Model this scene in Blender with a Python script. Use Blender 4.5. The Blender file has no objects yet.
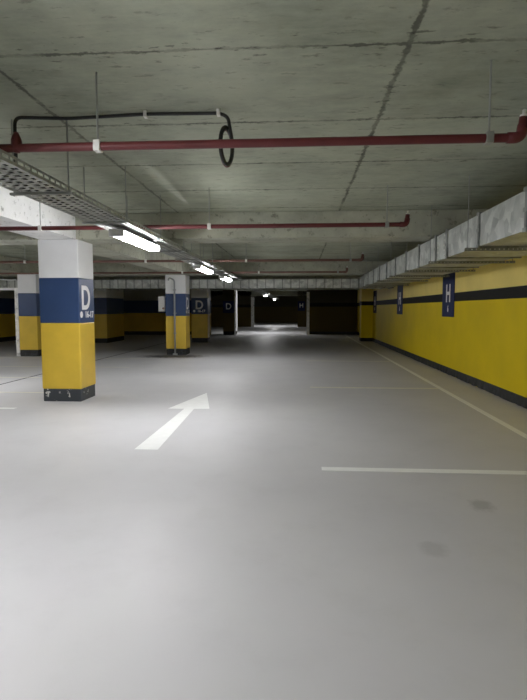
import bpy, bmesh, math, random
from mathutils import Vector, Matrix
random.seed(7)
S = bpy.context.scene
COL = S.collection
PI = math.pi

# ------------------------------------------------------------------ materials
def srgb(r, g, b):
    f = lambda c: (c/255/12.92) if c/255 <= .04045 else ((c/255+.055)/1.055)**2.4
    return (f(r), f(g), f(b), 1)

class NT:
    """small node helper"""
    def __init__(s, name):
        s.m = bpy.data.materials.new(name); s.m.use_nodes = True
        s.t = s.m.node_tree; s.t.nodes.clear()
        s.out = s.n('ShaderNodeOutputMaterial'); s.b = s.n('ShaderNodeBsdfPrincipled')
        s.l(s.b.outputs[0], s.out.inputs[0])
    def n(s, k, **kw):
        o = s.t.nodes.new(k)
        for a, v in kw.items(): setattr(o, a, v)
        return o
    def l(s, a, b): s.t.links.new(a, b)
    def put(s, sock, v):
        if isinstance(v, (int, float, tuple)): sock.default_value = v
        else: s.l(v, sock)
    def math(s, op, a, b=0.0, c=None):
        o = s.n('ShaderNodeMath', operation=op); s.put(o.inputs[0], a); s.put(o.inputs[1], b)
        if c is not None: s.put(o.inputs[2], c)
        return o.outputs[0]
    def pos(s):
        g = s.n('ShaderNodeNewGeometry'); return g.outputs['Position']
    def xyz(s):
        o = s.n('ShaderNodeSeparateXYZ'); s.l(s.pos(), o.inputs[0]); return o.outputs
    def noise(s, scale, detail=3, rough=.55, stretch=None, vec=None):
        o = s.n('ShaderNodeTexNoise'); o.inputs['Scale'].default_value = scale
        o.inputs['Detail'].default_value = detail; o.inputs['Roughness'].default_value = rough
        v = vec if vec is not None else s.pos()
        if stretch:
            mp = s.n('ShaderNodeMapping'); mp.inputs['Scale'].default_value = stretch
            s.l(v, mp.inputs[0]); v = mp.outputs[0]
        s.l(v, o.inputs['Vector']); return o.outputs['Fac']
    def ramp(s, f, a, b, lo=0.0, hi=1.0):
        o = s.n('ShaderNodeMapRange'); s.put(o.inputs[0], f)
        o.inputs[1].default_value = a; o.inputs[2].default_value = b
        o.inputs[3].default_value = lo; o.inputs[4].default_value = hi
        return o.outputs[0]
    def mix(s, f, a, b, mode='MIX'):
        o = s.n('ShaderNodeMix', data_type='RGBA', blend_type=mode)
        s.put(o.inputs[0], f); s.put(o.inputs[6], a); s.put(o.inputs[7], b)
        return o.outputs[2]
    def bump(s, h, strength=.2, dist=.02):
        o = s.n('ShaderNodeBump'); o.inputs['Strength'].default_value = strength
        o.inputs['Distance'].default_value = dist; s.l(h, o.inputs['Height'])
        s.l(o.outputs[0], s.b.inputs['Normal'])
    def done(s, col, rough=.6, metal=0.0, spec=.5):
        s.put(s.b.inputs['Base Color'], col); s.put(s.b.inputs['Roughness'], rough)
        s.put(s.b.inputs['Metallic'], metal); s.b.inputs['Specular IOR Level'].default_value = spec
        return s.m

def paint(name, c, rough=.45, var=.12, scale=3.0, metal=0.0, spec=.4):
    k = NT(name)
    f = k.ramp(k.noise(scale, 4), .3, .7)
    dark = tuple(x*(1-var) for x in c[:3])+(1,)
    col = k.mix(f, c, dark)
    k.bump(k.noise(60, 2), .05, .005)
    return k.done(col, rough, metal, spec)

def concrete_ceiling():
    k = NT('concrete_soffit')
    x, y, z = k.xyz()
    wob = k.math('MULTIPLY', k.math('SUBTRACT', k.noise(1.3, 3), .5), .05)
    def seams(v, phase, period, w):
        d = k.math('ADD', k.math('SUBTRACT', v, phase), wob)
        d = k.math('PINGPONG', d, period/2)
        return d
    dy = seams(y, 3.15, 1.2, .01); dx = seams(x, .62, 2.51, .01)
    ragged = k.math('MULTIPLY', k.ramp(k.noise(11, 4, .75), .45, .75), .03)
    line = k.math('MAXIMUM', k.ramp(k.math('SUBTRACT', dy, ragged), .004, .013, 1, 0), k.ramp(k.math('SUBTRACT', dx, ragged), .005, .016, 1, 0))
    brk = k.ramp(k.noise(2.2, 5, .7), .38, .56)
    line = k.math('MULTIPLY', line, k.math('ADD', k.math('MULTIPLY', brk, .7), .3))
    near = k.math('MAXIMUM', k.ramp(dy, .0, .25, 1, 0), k.ramp(dx, .0, .18, 1, 0))
    spots = k.ramp(k.noise(7, 5, .72, (.8, 2.2, 1)), .585, .645)
    spots = k.math('MULTIPLY', spots, k.math('ADD', k.math('MULTIPLY', near, .55), .42))
    cloud = k.ramp(k.noise(.9, 7, .68), .34, .66)
    fine = k.ramp(k.noise(5.5, 6, .7, (.6, 1.6, 1)), .3, .72)
    # each board has cast a slightly different tone
    cell = k.n('ShaderNodeTexWhiteNoise', noise_dimensions='2D')
    cb = k.n('ShaderNodeCombineXYZ')
    k.l(k.math('FLOOR', k.math('DIVIDE', k.math('SUBTRACT', x, .62), 2.51)), cb.inputs[0])
    k.l(k.math('FLOOR', k.math('DIVIDE', k.math('SUBTRACT', y, 3.15), 1.2)), cb.inputs[1])
    k.l(cb.outputs[0], cell.inputs['Vector'])
    col = k.mix(cloud, srgb(119, 127, 113), srgb(167, 173, 156))
    col = k.mix(k.math('MULTIPLY', fine, .55), col, srgb(182, 184, 163))
    col = k.mix(k.math('MULTIPLY', cell.outputs['Value'], .22), col, srgb(116, 122, 106))
    col = k.mix(k.math('MULTIPLY', spots, .85), col, srgb(58, 58, 52))
    col = k.mix(k.math('MULTIPLY', line, .75), col, srgb(48, 50, 44))
    k.bump(k.math('SUBTRACT', fine, line), .25, .01)
    return k.done(col, .8, 0, .25)

def concrete_beam(name, a, b):
    k = NT(name)
    cloud = k.ramp(k.noise(1.6, 6, .65), .32, .68)
    spots = k.ramp(k.noise(9, 5, .72), .57, .67)
    col = k.mix(cloud, a, b)
    col = k.mix(k.math('MULTIPLY', spots, .6), col, srgb(70, 69, 60))
    k.bump(k.noise(14, 4), .2, .01)
    return k.done(col, .8, 0, .25)

def floor_mat():
    k = NT('grey_epoxy')
    x, y, z = k.xyz()
    cloud = k.ramp(k.noise(.5, 5, .55), .3, .7)
    col = k.mix(cloud, srgb(186, 186, 189), srgb(196, 196, 197))
    dust = k.ramp(k.noise(2.2, 6, .7), .5, .8)
    col = k.mix(k.math('MULTIPLY', dust, .18), col, srgb(150, 150, 150))
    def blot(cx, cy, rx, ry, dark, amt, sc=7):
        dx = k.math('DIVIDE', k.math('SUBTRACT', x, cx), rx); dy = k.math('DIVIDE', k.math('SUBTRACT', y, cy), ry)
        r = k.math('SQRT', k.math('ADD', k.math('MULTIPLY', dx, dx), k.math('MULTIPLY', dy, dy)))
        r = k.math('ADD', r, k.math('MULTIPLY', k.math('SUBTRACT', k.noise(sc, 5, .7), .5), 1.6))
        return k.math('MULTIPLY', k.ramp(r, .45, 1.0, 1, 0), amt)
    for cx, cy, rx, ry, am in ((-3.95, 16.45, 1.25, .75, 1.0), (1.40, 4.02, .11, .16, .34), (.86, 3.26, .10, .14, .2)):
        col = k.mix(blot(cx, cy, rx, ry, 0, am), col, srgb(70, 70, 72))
    # pale plaster crumbs in the strip along the right hand wall
    edge = k.math('MULTIPLY', k.ramp(x, 3.28, 3.38), k.ramp(k.noise(6, 5, .7), .4, .55))
    col = k.mix(k.math('MULTIPLY', edge, .5), col, srgb(215, 213, 205))
    rg = k.math('ADD', k.math('MULTIPLY', k.noise(1.7, 5, .6), .25), .36)
    k.bump(k.noise(40, 3), .04, .004)
    return k.done(col, rg, 0, .38)

def banded_wall(name, bands):
    """painted wall: colour by height; bands = [(z_top, colour)...]"""
    k = NT(name)
    x, y, z = k.xyz()
    col = bands[-1][1]
    for zt, c in reversed(bands[:-1]):
        col = k.mix(k.math('LESS_THAN', z, zt), col, c)
    f = k.ramp(k.noise(1.2, 5, .6), .3, .75)
    col = k.mix(k.math('MULTIPLY', f, .16), col, (.03, .025, .01, 1))
    k.bump(k.noise(50, 2), .04, .004)
    return k.done(col, .5, 0, .2)

def galv(name, tone=1.0):
    k = NT(name)
    v = k.n('ShaderNodeTexVoronoi'); v.inputs['Scale'].default_value = 9
    k.l(k.pos(), v.inputs['Vector'])
    sp = k.n('ShaderNodeSeparateColor'); k.l(v.outputs['Color'], sp.inputs[0])
    f = k.math('ADD', k.math('MULTIPLY', sp.outputs[0], .35), k.math('MULTIPLY', k.noise(4, 5, .65), .65))
    f = k.ramp(f, .25, .75)
    a = tuple(c*tone for c in srgb(150, 155, 152)[:3])+(1,); b = tuple(c*tone for c in srgb(208, 212, 207)[:3])+(1,)
    col = k.mix(f, a, b)
    k.bump(k.noise(3.5, 3), .35, .03)
    return k.done(col, k.ramp(f, 0, 1, .38, .55), .55, .5)

def chipped(name, base, chip, lo, hi, scale=9):
    k = NT(name)
    f = k.ramp(k.noise(scale, 5, .7), lo, hi)
    x, y, z = k.xyz()
    col = k.mix(f, base, chip)
    k.bump(k.noise(25, 3), .2, .008)
    return k.done(col, .65)

def emit(name, c, strength):
    m = bpy.data.materials.new(name); m.use_nodes = True
    t = m.node_tree; t.nodes.clear()
    o = t.nodes.new('ShaderNodeOutputMaterial'); e = t.nodes.new('ShaderNodeEmission')
    e.inputs[0].default_value = c; e.inputs[1].default_value = strength
    t.links.new(e.outputs[0], o.inputs[0]); return m

YEL = srgb(224, 188, 62); NAVY = srgb(48, 70, 110); WHT = srgb(238, 240, 242); BLK = srgb(26, 27, 27)
M = dict(
    ceiling=concrete_ceiling(), floor=floor_mat(),
    beam=concrete_beam('raw_beam', srgb(140, 143, 130), srgb(176, 177, 160)),
    white_beam=concrete_beam('pale_beam', srgb(222, 223, 222), srgb(242, 243, 243)),  # near beams in pale plaster, whitened for the strong lamplight on them
    yellow=paint('yellow_paint', YEL, .4, .14), navy=paint('navy_paint', NAVY, .4, .12),
    white=paint('white_paint', WHT, .55, .07), black=paint('black_paint', BLK, .6, .2, 3, 0, .15),
    base=chipped('chipped_black', srgb(52, 57, 62), srgb(205, 205, 200), .60, .64, 9),
    skirting=chipped('rough_skirting', srgb(25, 28, 29), srgb(60, 64, 68), .5, .75, 6),
    sign=paint('sign_navy', srgb(30, 42, 84), .5, .1, 3, 0, .15),
    letter=paint('letter_white', srgb(246, 246, 248), .5, .03), mark=paint('road_paint', srgb(238, 240, 238), .5, .06, 9),
    line=paint('worn_line', srgb(226, 224, 208), .55, .12, 5),
    wall_r=banded_wall('right_wall_paint', [(1.76, srgb(226, 198, 2)), (9, srgb(252, 228, 128))]),  # paler paint higher up, lightened further for light reflected off the duct
    wall_n=banded_wall('navy_band_wall', [(1.27, YEL), (2.0, NAVY), (9, srgb(190, 192, 190))]),
    wall_far=banded_wall('far_wall_shade', [(1.76, srgb(88, 74, 26)), (9, srgb(66, 62, 46))]),  # yellow wall darkened: shade of the unlit end is in the colour
    plain=paint('plain_grey_wall', srgb(150, 150, 145), .7),
    galv=galv('galvanised'), galv_dark=galv('galvanised_flange', .5), tray=galv('tray_zinc', .8),
    pipe=paint('red_pipe', srgb(96, 44, 45), .5, .25, 6, 0, .25), pipe_dull=paint('dull_pipe', srgb(112, 84, 76), .6, .25, 6, 0, .2), steel=paint('rod_zinc', srgb(150, 154, 150), .4, .15, 5, .4),  # the two far pipes get a dull grey-brown
    cable=paint('black_cable', srgb(26, 28, 28), .5), clip=paint('white_clip', srgb(225, 225, 220), .5),
    drain=paint('joint_filler', srgb(66, 66, 68), .7), rail=chipped('mottled_white_steel', srgb(248, 248, 246), srgb(170, 170, 166), .5, .7, 7),
    cond=paint('grey_conduit', srgb(160, 164, 166), .4), body=paint('lamp_body', srgb(220, 222, 222), .5),
    greybox=paint('box_white', srgb(222, 222, 220), .5), rust=paint('rusty_mark', srgb(120, 74, 60), .6),
    tube_dim=emit('tube_light_half', (1.0, .985, 1.0, 1), 45.0),
    tube=emit('tube_light', (1.0, .985, 1.0, 1), 90.0),
)

# ------------------------------------------------------------------ mesh helpers
def bm_new(): return bmesh.new()
def box(bm, x0, x1, y0, y1, z0, z1, bev=0):
    r = bmesh.ops.create_cube(bm, size=1)
    vs = r['verts']
    for v in vs:
        v.co = Vector((x0+(v.co.x+.5)*(x1-x0), y0+(v.co.y+.5)*(y1-y0), z0+(v.co.z+.5)*(z1-z0)))
    if bev:
        es = list({e for v in vs for e in v.link_edges})
        bmesh.ops.bevel(bm, geom=es, offset=bev, segments=2, affect='EDGES', profile=.5)
    return bm
def tube(bm, pts, r, seg=10, closed=False, cap=True):
    pts = [Vector(p) for p in pts]; n = len(pts); rings = []
    up = None
    for i, p in enumerate(pts):
        if closed: d = pts[(i+1) % n]-pts[i-1]
        else: d = pts[min(i+1, n-1)]-pts[max(i-1, 0)]
        d.normalize()
        if up is None:
            up = Vector((0, 0, 1)) if abs(d.z) < .9 else Vector((1, 0, 0))
        a = d.cross(up)
        if a.length < 1e-4: a = d.orthogonal()
        a.normalize(); b = a.cross(d).normalized(); up = b
        rr = r[i] if isinstance(r, (list, tuple)) else r
        rings.append([bm.verts.new(p+a*rr*math.cos(2*PI*k/seg)+b*rr*math.sin(2*PI*k/seg)) for k in range(seg)])
    m = n if closed else n-1
    for i in range(m):
        A = rings[i]; B = rings[(i+1) % n]
        for k in range(seg):
            bm.faces.new((A[k], A[(k+1) % seg], B[(k+1) % seg], B[k]))
    if cap and not closed:
        bm.faces.new(rings[0][::-1]); bm.faces.new(rings[-1])
    return bm
def arc_path(pts, rad, n=6):
    """polyline with rounded corners"""
    P = [Vector(p) for p in pts]; out = [P[0]]
    for i in range(1, len(P)-1):
        a = (P[i-1]-P[i]); b = (P[i+1]-P[i]); r = min(rad, a.length*.49, b.length*.49)
        a = P[i]+a.normalized()*r; b = P[i]+b.normalized()*r
        for k in range(n+1):
            t = k/n; out.append(a*(1-t)**2+P[i]*2*t*(1-t)+b*t*t)
    out.append(P[-1]); return out
def obj(name, bm, mat, parent=None, smooth=False, loc=None):
    me = bpy.data.meshes.new(name)
    bmesh.ops.recalc_face_normals(bm, faces=bm.faces)
    bm.to_mesh(me); bm.free()
    if smooth:
        for p in me.polygons: p.use_smooth = True
    me.materials.append(mat)
    o = bpy.data.objects.new(name, me); COL.objects.link(o)
    if parent: o.parent = parent
    if loc: o.location = loc
    return o
def tag(o, label, cat, group=None):
    o['label'] = label; o['category'] = cat
    if group: o['group'] = group
    return o
def thing(name, label, cat, loc=(0, 0, 0), group=None):
    o = bpy.data.objects.new(name, None); COL.objects.link(o); o.location = loc
    o.empty_display_size = .1
    return tag(o, label, cat, group)
def struct(name, bm, mat, parent=None):
    o = obj(name, bm, mat, parent)
    if not parent: o['kind'] = 'structure'
    return o
def copy_tree(o, loc, label, group=None):
    r = o.copy(); COL.objects.link(r); r.location = loc; r['label'] = label
    if group: r['group'] = group
    for c in list(o.children):
        d = c.copy(); COL.objects.link(d); d.parent = r
        for g in list(c.children):
            e = g.copy(); COL.objects.link(e); e.parent = d
    return r
def text(name, s, size, mat, parent, loc, rot, sx=1.0, bold=.0):
    cu = bpy.data.curves.new('txt', 'FONT'); cu.body = s; cu.size = size
    cu.align_x = 'CENTER'; cu.align_y = 'CENTER'; cu.extrude = .0015; cu.offset = bold
    t = bpy.data.objects.new('txt', cu); COL.objects.link(t)
    dg = bpy.context.evaluated_depsgraph_get()
    me = bpy.data.meshes.new_from_object(t.evaluated_get(dg))
    bpy.data.objects.remove(t); me.name = name
    # centre on the glyph's own bounds
    xs = [v.co.x for v in me.vertices]; ys = [v.co.y for v in me.vertices]
    cx, cy = (min(xs)+max(xs))/2, (min(ys)+max(ys))/2
    for v in me.vertices: v.co.x = (v.co.x-cx)*sx; v.co.y -= cy
    me.materials.clear(); me.materials.append(mat)
    o = bpy.data.objects.new(name, me); COL.objects.link(o); o.parent = parent
    o.location = loc; o.rotation_euler = rot
    return o

# ------------------------------------------------------------------ setting
XR, XL, YB, YE, CZ, BZ = 3.44, -13.6, -8.0, 58.0, 3.0, 2.6
struct('floor', box(bm_new(), XL-.2, XR+.2, YB-.2, YE+.2, -.2, 0), M['floor'])
struct('ceiling', box(bm_new(), XL-.2, XR+.2, YB-.2, YE+.2, CZ, CZ+.25), M['ceiling'])
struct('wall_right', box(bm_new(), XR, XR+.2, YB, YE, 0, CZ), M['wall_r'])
struct('wall_left', box(bm_new(), XL-.2, XL, YB, YE, 0, CZ), M['wall_n'])
struct('wall_behind', box(bm_new(), XL, XR, YB-.2, YB, 0, CZ), M['wall_n'])
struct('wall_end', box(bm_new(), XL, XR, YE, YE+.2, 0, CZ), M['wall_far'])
# wall across the end of the hall, left and right of the opening
struct('wall_far_left', box(bm_new(), XL, -5.1, 30.3, 30.6, 0, CZ), M['wall_n'])
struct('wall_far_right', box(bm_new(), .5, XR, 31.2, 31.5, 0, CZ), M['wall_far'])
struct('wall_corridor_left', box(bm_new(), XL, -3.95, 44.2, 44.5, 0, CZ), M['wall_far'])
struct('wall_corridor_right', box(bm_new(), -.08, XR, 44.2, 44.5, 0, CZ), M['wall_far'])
# skirtings and the black bands, painted ridges standing a few mm proud
def skirt(name, x0, x1, y0, y1, z1, axis):
    bm = bm_new()
    n = max(2, int((y1-y0 if axis == 'y' else x1-x0)/.12))
    # ragged lower edge: bottom vertices wander a little
    if axis == 'y':
        prev = None
        for i in range(n+1):
            y = y0+(y1-y0)*i/n; zb = max(0.0, random.gauss(.004, .006))
            out = x0-max(0, random.gauss(.006, .006))
            a = bm.verts.new((x1, y, z1)); b = bm.verts.new((x0, y, z1)); c = bm.verts.new((out, y, zb))
            if prev:
                bm.faces.new((prev[0], a, b, prev[1])); bm.faces.new((prev[1], b, c, prev[2]))
            prev = (a, b, c)
        return struct(name, bm, M['skirting'])
    return struct(name, box(bm, x0, x1, y0, y1, 0, z1), M['skirting'])
skirt('baseboard_right', XR-.012, XR, YB, 31.2, .165, 'y')
skirt('baseboard_left', XL, XL+.012, YB, 30.3, .2, 'x')
skirt('baseboard_far_left', XL, -5.1, 30.288, 30.3, .2, 'x')
skirt('baseboard_far_right', .5, XR, 31.188, 31.2, .165, 'x')
struct('trim_1', box(bm_new(), XR-.004, XR, YB, 31.2, 1.667, 1.857), M['black'])
struct('trim_2', box(bm_new(), .5, XR, 31.196, 31.2, 1.64, 1.87), M['black'])
struct('trim_3', box(bm_new(), XL, -3.95, 44.196, 44.2, 1.64, 1.87), M['black'])

def xbeam(y0, y1, z0=BZ, mat='beam', x0=XL, x1=XR):
    return struct('ceiling_beam', box(bm_new(), x0, x1, y0, y1, z0, CZ, .012), M[mat])
LBX = (-4.12, -3.53)
for y0, y1 in ((8.24, 8.88), (16.92, 17.56), (23.6, 24.24), (30.3, 30.9), (44.2, 44.7)):
    xbeam(y0, y1)
xbeam(-.6, .0)
# beams along the two column rows, one length per bay
for (a, b, m) in ((-8, -.6, 'white_beam'), (0, 8.24, 'white_beam'), (8.88, 16.92, 'beam'), (17.56, 23.6, 'beam'), (24.24, 30.3, 'beam')):
    struct('ceiling_beam', box(bm_new(), LBX[0], LBX[1], a, b, BZ+.004, CZ), M[m])
for (a, b) in ((0, 8.24), (8.88, 16.92), (17.56, 23.6), (24.24, 30.3)):
    struct('ceiling_beam', box(bm_new(), -8.95, -8.35, a, b, BZ+.004, CZ), M['beam'])

# pilaster on the right wall
t = thing('wall_pilaster', 'narrow yellow pilaster with a black band jutting from far end of the right wall', 'pilaster', (3.17, 24.7, 0))
W2 = .265
obj('base', box(bm_new(), -W2, W2, 0, .6, 0, .165), M['black'], t)
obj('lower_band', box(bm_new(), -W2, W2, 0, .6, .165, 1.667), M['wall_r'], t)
obj('black_band', box(bm_new(), -W2, W2, 0, .6, 1.667, 1.857), M['black'], t)
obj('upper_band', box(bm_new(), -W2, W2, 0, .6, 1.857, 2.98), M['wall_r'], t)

# ------------------------------------------------------------------ columns
def column(label, x0, x1, y0, y1, face=None, txt='D', num='16-17', dot=True, chip=False):
    cx, cy = (x0+x1)/2, (y0+y1)/2; w, d = (x1-x0)/2, (y1-y0)/2
    t = thing('concrete_column', label, 'column', (cx, cy, 0), 'banded concrete columns')
    i = .012
    b = obj('base', box(bm_new(), -w+i, w-i, -d+i, d-i, 0, .21, .01), M['base' if chip else 'skirting'], t)
    b['label'] = 'black painted base, chipped' if chip else 'black painted base'
    obj('lower_band', box(bm_new(), -w, w, -d, d, .205, 1.276, .018), M['yellow'], t)['label'] = 'yellow lower band'
    obj('middle_band', box(bm_new(), -w, w, -d, d, 1.274, 1.997, .012), M['navy'], t)['label'] = 'navy middle band'
    obj('top_band', box(bm_new(), -w, w, -d, d, 1.995, BZ+.002, .012), M['white'], t)['label'] = 'white top band'
    if face:
        if face == 'right':
            rot = (PI/2, 0, PI/2); at = lambda u, z: (w+.002, u, z)
        else:
            rot = (PI/2, 0, 0); at = lambda u, z: (u, -d-.002, z)
        text('letter', txt, .54, M['letter'], t, at(-.04 if face == 'right' else 0, 1.685), rot, .92, .012)
        if num:
            text('number', num, .15, M['letter'], t, at(.10, 1.41), rot, 1.0, .004)
        if dot:
            bm = bm_new(); bmesh.ops.create_cone(bm, cap_ends=True, segments=20, radius1=.052, radius2=.052, depth=.003)
            o = obj('dot', bm, M['letter'], t); o.rotation_euler = rot; o.location = at(-.235, 1.41)
    return t
column('nearest column, yellow navy and white bands, large white D and chipped base', -4.15, -3.495, 8.22, 8.84, 'right', chip=True)
d2 = column('second D column along the lane, grey conduit running down its front', -4.317, -3.65, 16.92, 17.56, 'right')
column('dim D column facing the camera, just right of the conduit column', -4.79, -4.05, 23.34, 24.0, 'front')
column('column left behind the nearest one, beside a bright white upright', -8.82, -8.22, 16.1, 16.7)
column('deep dark sided column seen just right of the nearest column', -9.07, -8.42, 22.7, 25.0)

# wall pier with a navy D plate at the left of the far opening
t = thing('wall_pier', 'yellow pier, colour darkened for shade, with navy D plate left of the far opening', 'pier', (-4.03, 30.55, 0))
obj('base', box(bm_new(), -.32, .32, -.25, 1.2, 0, .2), M['black'], t)
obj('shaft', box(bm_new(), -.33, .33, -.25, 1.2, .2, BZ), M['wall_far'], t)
obj('lit_jamb', box(bm_new(), .33, .342, -.25, 1.2, .2, BZ), M['white'], t)  # inner jamb face in white, lamplight from beyond put into its colour
obj('sign_plate', box(bm_new(), -.33, .30, -.262, -.25, 1.27, 1.96), M['sign'], t)
text('letter', 'D', .5, M['letter'], t, (0, -.265, 1.66), (PI/2, 0, 0), .95, .008)

# conduit on the second column
t = thing('conduit_pipe', 'grey conduit pipe with hooked top on front of second D column', 'pipe', (-4.0, 16.845, 0))
obj('riser', tube(bm_new(), arc_path([(0, 0, .06), (0, 0, 2.44), (-.16, .0, 2.5), (-.2, .0, 2.42)], .1), .028, 10), M['cond'], t, True)
obj('foot_plate', box(bm_new(), -.07, .07, -.045, .04, 0, .06, .008), M['cond'], t)
for z in (.7, 1.35, 2.1): obj('clip', box(bm_new(), -.045, .045, -.012, .05, z, z+.03, .004), M['steel'], t)
# small box by the second column
t = thing('electrical_box', 'white electrical box on the left side of the conduit column', 'box', (-4.47, 17.0, 1.42))
obj('case', box(bm_new(), -.105, .115, 0, .12, 0, .5, .012), M['greybox'], t)
for z in (.08, .4): obj('bracket', box(bm_new(), .11, .156, .03, .1, z, z+.03), M['steel'], t)
obj('door', box(bm_new(), -.095, .105, -.01, 0, .015, .485, .004), M['greybox'], t)
bm = bm_new(); bmesh.ops.create_cone(bm, cap_ends=True, segments=16, radius1=.035, radius2=.03, depth=.02)
o = obj('lock', bm, M['rust'], t); o.rotation_euler = (PI/2, 0, 0); o.location = (.06, -.015, .1)
# white uprights
def rail(label, x, y, h, group=None, w=.1):
    t = thing('shutter_guide', label, 'guide rail', (x, y, 0), group)
    bm = bm_new(); box(bm, -w/2, w/2, -.012, .0, 0, h); box(bm, -w/2, -w/2+.012, 0, .06, 0, h); box(bm, w/2-.012, w/2, 0, .06, 0, h)
    obj('channel', bm, M['rail'], t)
    obj('foot', box(bm_new(), -w/2-.015, w/2+.015, -.02, .06, 0, .012), M['steel'], t)
    return t
rail('white guide rail on the left jamb of the far opening', -3.65, 30.22, 2.56, w=.08)
rail('mottled white guide rail on the right jamb of the far opening', .56, 31.1, 2.5, w=.17)
rail('pale guide rail of the second opening deep in the dark', -3.85, 44.12, 2.5, w=.25)
t = thing('cable_trunking', 'white trunking rising beside the left rear column then turning left', 'trunking', (-8.91, 16.15, 0))
obj('upright', box(bm_new(), -.05, .06, 0, .07, 0, 2.17, .006), M['rail'], t)
obj('horizontal_run', box(bm_new(), -4.6, -.05, 0, .07, 2.09, 2.17, .006), M['white'], t)
obj('upper_run', tube(bm_new(), [(-4.6+i*.23, .04+.012*math.sin(i*1.7), 2.44+.025*math.sin(i*.9)) for i in range(21)], .018, 8), M['white'], t, True)

# ------------------------------------------------------------------ signs on right wall
def hsign(label, yc, n):
    t = thing('bay_sign', label, 'sign', (XR-.014, yc, 1.82), 'navy H signs on the right wall')
    obj('plate', box(bm_new(), 0, .012, -.48, .48, -.5, .5, .003), M['sign'], t)
    # seen from the lane the wall's +y runs leftward
    r = (PI/2, 0, -PI/2)
    text('letter', 'H', .56, M['letter'], t, (-.003, -.02, .04), r, .95, .014)
    text('number', n, .2, M['letter'], t, (-.003, -.02, -.31), r, .9, .006)
hsign('nearest navy H sign on the yellow right wall, under the duct', 12.4, '6')
hsign('second navy H sign along the yellow right wall', 18.2, '6')
hsign('farthest navy H sign, dark beside the pilaster', 24.05, '6')
t = thing('bay_sign', 'dim navy H sign facing the camera inside the far opening', 'sign', (.24, 44.19, 1.35), None)
obj('plate', box(bm_new(), -.3, .3, -.012, 0, 0, .8), M['sign'], t)
text('letter', 'H', .5, M['letter'], t, (0, -.015, .45), (PI/2, 0, 0), .95, .01)

# ------------------------------------------------------------------ floor markings
bm = bm_new()
pts = [(-1.747, 5.43), (-1.492, 5.43), (-1.56, 7.73), (-1.33, 7.76), (-1.632, 9.25), (-1.96, 7.73), (-1.71, 7.73)]
vs = [bm.verts.new((x, y, .003)) for x, y in pts]; 
for q in ((0, 1, 2, 6), (2, 3, 4), (4, 5, 6), (2, 4, 6)): bm.faces.new([vs[i] for i in q])
tag(obj('floor_arrow', bm, M['mark']), 'white arrow painted on the lane floor pointing into the hall', 'arrow')
def line(x0, x1, y0, y1, label, mat='line', group=None, name='parking_line'):
    bm = bm_new(); nx = max(1, int((x1-x0)/.25)); ny = max(1, int((y1-y0)/.25))
    box(bm, x0, x1, y0, y1, .0005, .0025)
    tag(obj(name, bm, M[mat]), label, 'floor line' if name == 'parking_line' else 'joint', group)
line(2.645, 2.735, -8, 30.9, 'long white line along the foot of the yellow wall', 'mark')
line(.225, 2.645, 4.82, 4.93, 'nearest white bay line on the right half of the floor', 'mark', 'right bay lines')
line(.23, 2.645, 10.0, 10.12, 'second fainter bay line on the right, farther in', 'line', 'right bay lines')
line(.23, 2.645, 15.2, 15.3, 'farthest bay line on the right, barely visible', 'line', 'right bay lines')
line(-6.6, -4.265, 7.55, 7.65, 'short white bay line at left edge in front of the nearest column', 'mark', 'left bay lines')
for y, l in ((9.05, 'faint bay line left of the nearest column base'), (11.05, 'faint bay line behind the nearest column'),
             (13.2, 'thin bay line midway between the nearest and left rear columns'), (15.55, 'thin bay line just before the left rear column')):
    line(-9.2, -4.35, y, y+.07, l, 'line', 'left bay lines')
line(-5.94, -5.89, -8, 30, 'dark joint running lengthwise along the floor behind the nearest column', 'drain', None, 'floor_joint')

# ------------------------------------------------------------------ red sprinkler pipes
def sprinkler(label, y, z, x0, x1, rods, tee=None, r=.027, mat='pipe'):
    t = thing('sprinkler_pipe', label, 'pipe', (0, y, z), 'red sprinkler pipes under the ceiling')
    obj('pipe_run', tube(bm_new(), arc_path([(x0, 0, 0), (x1, 0, 0), (x1+.015, 0, .12)], .07), r, 14), M[mat], t, True)
    obj('elbow', tube(bm_new(), arc_path([(x1-.08, 0, 0), (x1, 0, 0), (x1+.012, 0, .075)], .07), r*1.22, 14), M[mat], t, True)
    obj('sprinkler_head', tube(bm_new(), [(x1+.015, 0, .11), (x1+.015, 0, .135), (x1+.015, 0, .136), (x1+.015, 0, .165)], [r*.9, r*.9, r*.45, r*.4], 10), M['clip'], t, True)
    for x in rods:
        h = obj('hanger_rod', tube(bm_new(), [(x, 0, r), (x, 0, CZ-z)], .0065, 6), M['steel'], t)
        bm = bm_new()
        box(bm, x-.022, x+.022, -r-.006, r+.006, -r-.006, r+.008, .004)
        obj('clamp', bm, M['clip'] if x < 0 else M['steel'], h)
    for x in (tee or []):
        obj('tee', tube(bm_new(), [(x, 0, -.028), (x, 0, .02), (x, 0, .05), (x, 0, .075), (x, 0, .1)], [r*.8, r*1.25, r*1.25, r*.9, r*.5], 12), M[mat], t, True)
    return t
sprinkler('nearest red sprinkler pipe, crossing the whole ceiling in front', 3.39, 2.54, XL+.1, 1.345, (-5.2, -1.29, 1.155), (-1.83,))
sprinkler('second red sprinkler pipe, hung just in front of the first beam', 6.63, 2.53, XL+.1, 1.31, (-6.0, -3.3, -1.12, 1.075))
sprinkler('third sprinkler pipe, dull grey-brown, seen under the first beam', 11.3, 2.53, XL+.1, 1.33, (-6.0, -3.3, -1.12, 1.09), mat='pipe_dull')
sprinkler('farthest sprinkler pipe, dull grey-brown, in front of the second beam', 14.9, 2.53, XL+.1, 1.33, (-6.0, -3.3, -1.12, 1.09), mat='pipe_dull')

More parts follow.
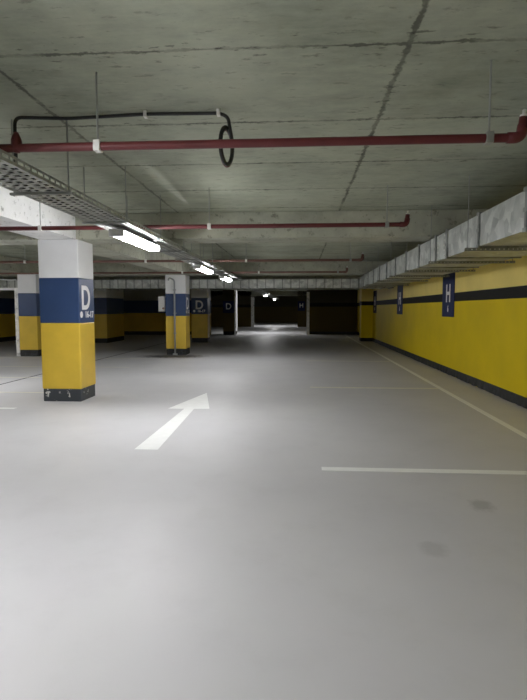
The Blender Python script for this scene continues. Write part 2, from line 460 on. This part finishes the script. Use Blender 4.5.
# ------------------------------------------------------------------ cable looping across the ceiling
yc = 4.06; zc = CZ-.022
t = thing('ceiling_cable', 'black cable clipped across the ceiling from tray to hanging coil', 'cable', (0, yc, 0))
path = arc_path([(-2.2, 0, 2.47), (-2.2, 0, zc), (-1.78, .02, zc-.012), (-1.15, 0, zc), (-.6, .02, zc), (-.54, .02, zc-.03), (-.51, 0, 2.78)], .06)
obj('cable_run', tube(bm_new(), path, .014, 8), M['cable'], t, True)
ring = []
for i in range(28):
    a = 2*PI*i/28; ring.append((-.55+.036*math.cos(a), .07*math.cos(a), 2.73+.135*math.sin(a)))
obj('coil', tube(bm_new(), ring, .016, 8, closed=True), M['cable'], t, True)
ring2 = [(x-.004, y+.02, z-.008) for x, y, z in ring]
obj('coil', tube(bm_new(), ring2, .012, 8, closed=True), M['pipe'], t, True)
for x in (-1.17, -.61): obj('clip', box(bm_new(), x-.012, x+.012, -.02, .03, zc-.025, CZ, .003), M['clip'], t)

# ------------------------------------------------------------------ cable tray
TX0, TX1, TZ = -2.26, -1.85, 2.43
def tray_seg(label, y0, y1):
    y0 += .002; y1 -= .002
    t = thing('cable_tray', label, 'cable tray', (0, y0, TZ), 'perforated cable tray lengths')
    L = y1-y0
    for x, s in ((TX0, 1), (TX1, -1)):
        bm = bm_new()
        box(bm, x-.0015, x+.0015, 0, L, 0, .022); box(bm, x-.0015, x+.0015, 0, L, .042, .06); box(bm, min(x, x+s*.014), max(x, x+s*.014), 0, L, .057, .06)
        n = int(L/.09)
        for i in range(n+1): box(bm, x-.0015, x+.0015, max(0, i*L/n-.012), min(L, i*L/n+.012), .02, .045)
        obj('side_rail', bm, M['tray'], t)
    bm = bm_new()
    for i in range(6):
        x = TX0+(TX1-TX0)*i/5; box(bm, max(TX0, x-.016), min(TX1, x+.016), 0, L, 0, .002)
    n = int(L/.09)
    for i in range(n+1): box(bm, TX0, TX1, max(0, i*L/n-.02), min(L, i*L/n+.02), 0, .0021)
    obj('perforated_floor', bm, M['tray'], t)
    y = .28
    while y < L:
        for x in (TX0-.02, TX1+.02):
            obj('hanger_rod', tube(bm_new(), [(x, y, -.03), (x, y, CZ-TZ)], .006, 6), M['steel'], t)
        obj('crossbar', box(bm_new(), TX0-.05, TX1+.05, y-.015, y+.015, -.022, -.002), M['steel'], t)
        y += 1.41
tray_seg('nearest length of perforated cable tray, crossing the upper left corner', -1.5, 3.88)
tray_seg('second length of perforated cable tray, leading to the nearest lamp', 3.88, 9.52)
tray_seg('third length of cable tray, passing over the middle lamps', 9.52, 17.6)
tray_seg('farthest length of cable tray, running into the dark end', 18.56, 50)
for i, (x, r) in enumerate(((-2.16, .016), (-2.10, .012), (-1.98, .018), (-1.93, .011))):
    p = [(x+.012*math.sin(k*.8+i), -1.5+k*.5, TZ+.003+r) for k in range(38)]
    tag(obj('power_cable', tube(bm_new(), p, r, 6), M['cable'], None, True), 'black power cable lying along the perforated cable tray', 'cable', 'cables in the tray')

# ------------------------------------------------------------------ ducts
DX0, DX1, DZ0, DZ1 = 2.05, 3.02, 2.212, 2.575
def duct_section(y0, y1, label, rod, rivets=False):
    t = thing('air_duct', label, 'duct', (0, y0, DZ0), 'galvanised duct sections along the right wall')
    L = y1-y0
    bm = bm_new()
    # sheet with a faint cross break on every side
    h = DZ1-DZ0
    box(bm, DX0, DX1, 0, L, 0, h)
    for f in list(bm.faces):
        c = f.calc_center_median(); n = f.normal.copy()
        if abs(n.y) > .5: continue
        r = bmesh.ops.poke(bm, faces=[f]); r['verts'][0].co += n*.012
    obj('sheet_casing', bm, M['galv'], t)
    for y in (0, L):
        bm = bm_new(); w = .018; e = .018
        ya, yb = (y, y+w) if y == 0 else (y-w, y)
        box(bm, DX0-e, DX0, ya, yb, -e, h+e); box(bm, DX1, DX1+e, ya, yb, -e, h+e)
        box(bm, DX0, DX1, ya, yb, -e, 0); box(bm, DX0, DX1, ya, yb, h, h+e)
        fl = obj('flange', bm, M['galv_dark'], t)
        for z in (0, h*.5, h):
            bm = bm_new(); box(bm, DX0-e-.008, DX0-e+.002, min(max(y-.02, .001), L-.04), max(min(y+.02, L-.001), .04), z-.02, z+.02, .003)
            obj('flange_bolt', bm, M['steel'], fl)
    if rivets:
        for xr in (.13, L-.13):
            for q in range(5):
                z = .045+q*(h-.09)/4
                obj('rivet', tube(bm_new(), [(DX0-.016, xr, z), (DX0+.004, xr, z)], .014, 8), M['clip'], t)
    y, outer = rod
    for x in ((DX0-.135,) if outer else ())+(DX1+.06,):
        obj('hanger_rod', tube(bm_new(), [(x, y, -.05 if outer else h-.01), (x, y, CZ-DZ0)], .0055, 6), M['steel'], t)
    if outer:
        bm = bm_new()                        # perforated channel carrying the duct
        xa, xb = DX0-.16, DX1+.09
        for ya in (y-.02, y+.017):
            box(bm, xa, xb, ya, ya+.003, -.026, -.019); box(bm, xa, xb, ya, ya+.003, -.052, -.045)
            n = int((xb-xa)/.05)
            for q in range(n+1): box(bm, max(xa, xa+q*(xb-xa)/n-.012), min(xb, xa+q*(xb-xa)/n+.012), ya, ya+.003, -.046, -.025)
        box(bm, xa, xb, y-.02, y+.02, -.021, -.019)
        obj('strut', bm, M['galv_dark'], t)
    else:
        obj('bracket', box(bm_new(), DX1, DX1+.08, y-.02, y+.02, h-.03, h), M['galv_dark'], t)
cuts = [-.1, 1.15, 2.4, 3.7, 4.96, 6.22, 7.5, 8.1, 9.2, 10.3, 11.4, 12.5, 13.6, 14.7, 15.8, 16.9]
words = ['farthest behind, outside the photo', 'beside the camera, outside the photo', 'just outside the right edge of the photo', 'cut by the right edge of the photo', 'nearest full one, dented sheet face',
         'second full one, plain sheet', 'short one with a double row of rivets', 'third long one, past the short riveted piece', 'fourth long one, just beyond the first beam',
         'long one right above the nearest wall sign', 'next one past the nearest wall sign', 'small and distant between the two wall signs', 'third from the corner with the crossing duct', 'second from the corner with the crossing duct', 'last before the crossing duct']
for i in range(len(cuts)-1):
    a, b = cuts[i], cuts[i+1]
    rod = {4: (1.24, True), 5: (.6, False), 6: (.39, True), 7: (.5, False), 8: (.4, True), 9: (.9, True), 11: (.5, True), 13: (.5, True), 2: (.7, True), 0: (.6, True)}.get(i, (.5, False))
    duct_section(a+.002, b-.002, 'galvanised duct section by the right wall, '+words[i], rod, i == 6)
# crossing duct
TD = (17.68, 18.5, 2.205, 2.49)
t = thing('crossing_duct', 'ribbed galvanised duct crossing the hall behind the second columns', 'duct', (0, TD[0], TD[2]))
obj('sheet_casing', box(bm_new(), XL+.05, DX1, 0, TD[1]-TD[0], 0, TD[3]-TD[2]), M['galv'], t)
x = 3.1; k = 0
while x > XL+.2:
    w = .016 if k % 4 else .028
    obj('rib', box(bm_new(), x-w, x+w, -.02, TD[1]-TD[0]+.02, -.018, TD[3]-TD[2]+.018), M['galv_dark'], t)
    x -= .28; k += 1
for x in (-10, -6.4, -2.6, .3, 2.4):
    obj('hanger_rod', tube(bm_new(), [(x, .4, TD[3]-TD[2]), (x, .4, CZ-TD[2])], .006, 6), M['steel'], t)
t = thing('air_duct', 'galvanised duct corner joining the wall duct to the crossing duct', 'duct', (0, 16.9, DZ0))
bm = bm_new(); box(bm, DX0, DX1, .004, .755, 0, .34)
obj('sheet_casing', bm, M['galv'], t)
for x in (DX0+.1, DX1-.1): obj('hanger_rod', tube(bm_new(), [(x, .7, .33), (x, .7, CZ-DZ0)], .006, 6), M['steel'], t)
obj('flange', box(bm_new(), DX0-.02, DX1+.02, .36, .40, -.02, .36), M['galv_dark'], t)

# ------------------------------------------------------------------ lamps
def lamp_proto(loc, label):
    t = thing('tube_lamp', label, 'lamp', loc, 'tube lamps under the cable tray')
    bm = bm_new(); box(bm, -.085, .085, -.79, .79, -.014, .0, .004); obj('body', bm, M['body'], t)
    bm = bm_new(); box(bm, -.078, .078, -.75, .75, -.075, -.014, .028); obj('diffuser', bm, M['tube'], t)
    for s in (-1, 1):
        bm = bm_new(); box(bm, -.083, .083, min(s*.75, s*.795), max(s*.75, s*.795), -.08, -.012, .008); obj('end_cap', bm, M['body'], t)
        bm = bm_new(); box(bm, -.012, .012, s*.45-.012, s*.45+.012, -.001, .0225); obj('clip', bm, M['steel'], t)
    return t
LZ = TZ-.0445
P = lamp_proto((-2.03, 6.6, LZ), 'nearest bright tube lamp under the cable tray')
for loc, lab in (((-2.05, 11.4, LZ), 'second tube lamp along the tray, above the conduit column'),
                 ((-2.06, 14.9, LZ), 'third tube lamp along the tray, past the second one'),
                 ((-2.1, 33.0, LZ), 'small bright lamp seen inside the far opening'),
                 ((-2.15, 46.5, LZ), 'tiny farthest lamp deep in the dark opening'),
                 ((-2.07, 2.1, LZ), 'tube lamp under the tray just left of the view'),
                 ((-2.07, -2.6, LZ), 'tube lamp behind the camera on the lane')):
    t = copy_tree(P, loc, lab)
    if 10 < loc[1] < 20:      # tubes at half strength, dimmed to darken the floor below
        for c in t.children:
            if c.name.startswith('diffuser'): c.data = c.data.copy(); c.data.materials[0] = M['tube_dim']
for loc, lab in (((-6.6, 9.4, LZ), 'tube lamp over the left bays out of view'),
                 ((-11.2, 13.0, LZ), 'unseen tube lamp over the far left bays')):
    t = copy_tree(P, loc, lab)  # unseen lamps placed to light the left bays
    for yy in (-.5, .5): obj('hanger_rod', tube(bm_new(), [(0, yy, -.005), (0, yy, CZ-LZ)], .006, 6), M['steel'], t)

# ------------------------------------------------------------------ world, camera
w = bpy.data.worlds.new('dark'); S.world = w; w.use_nodes = True
w.node_tree.nodes['Background'].inputs[0].default_value = (.02, .02, .02, 1)
cam = bpy.data.cameras.new('camera'); co = bpy.data.objects.new('camera', cam); COL.objects.link(co)
cam.sensor_fit = 'VERTICAL'; cam.sensor_height = 24; cam.lens = 526/700*24; cam.clip_start = .05
co.location = (0, 0, 1.5)
co.rotation_euler = (math.radians(90-4.457), 0, math.radians(3.795))
S.camera = co
S.view_settings.view_transform = 'Standard'; S.view_settings.look = 'None'
S.view_settings.exposure = 0
S.view_settings.gamma = 1.08
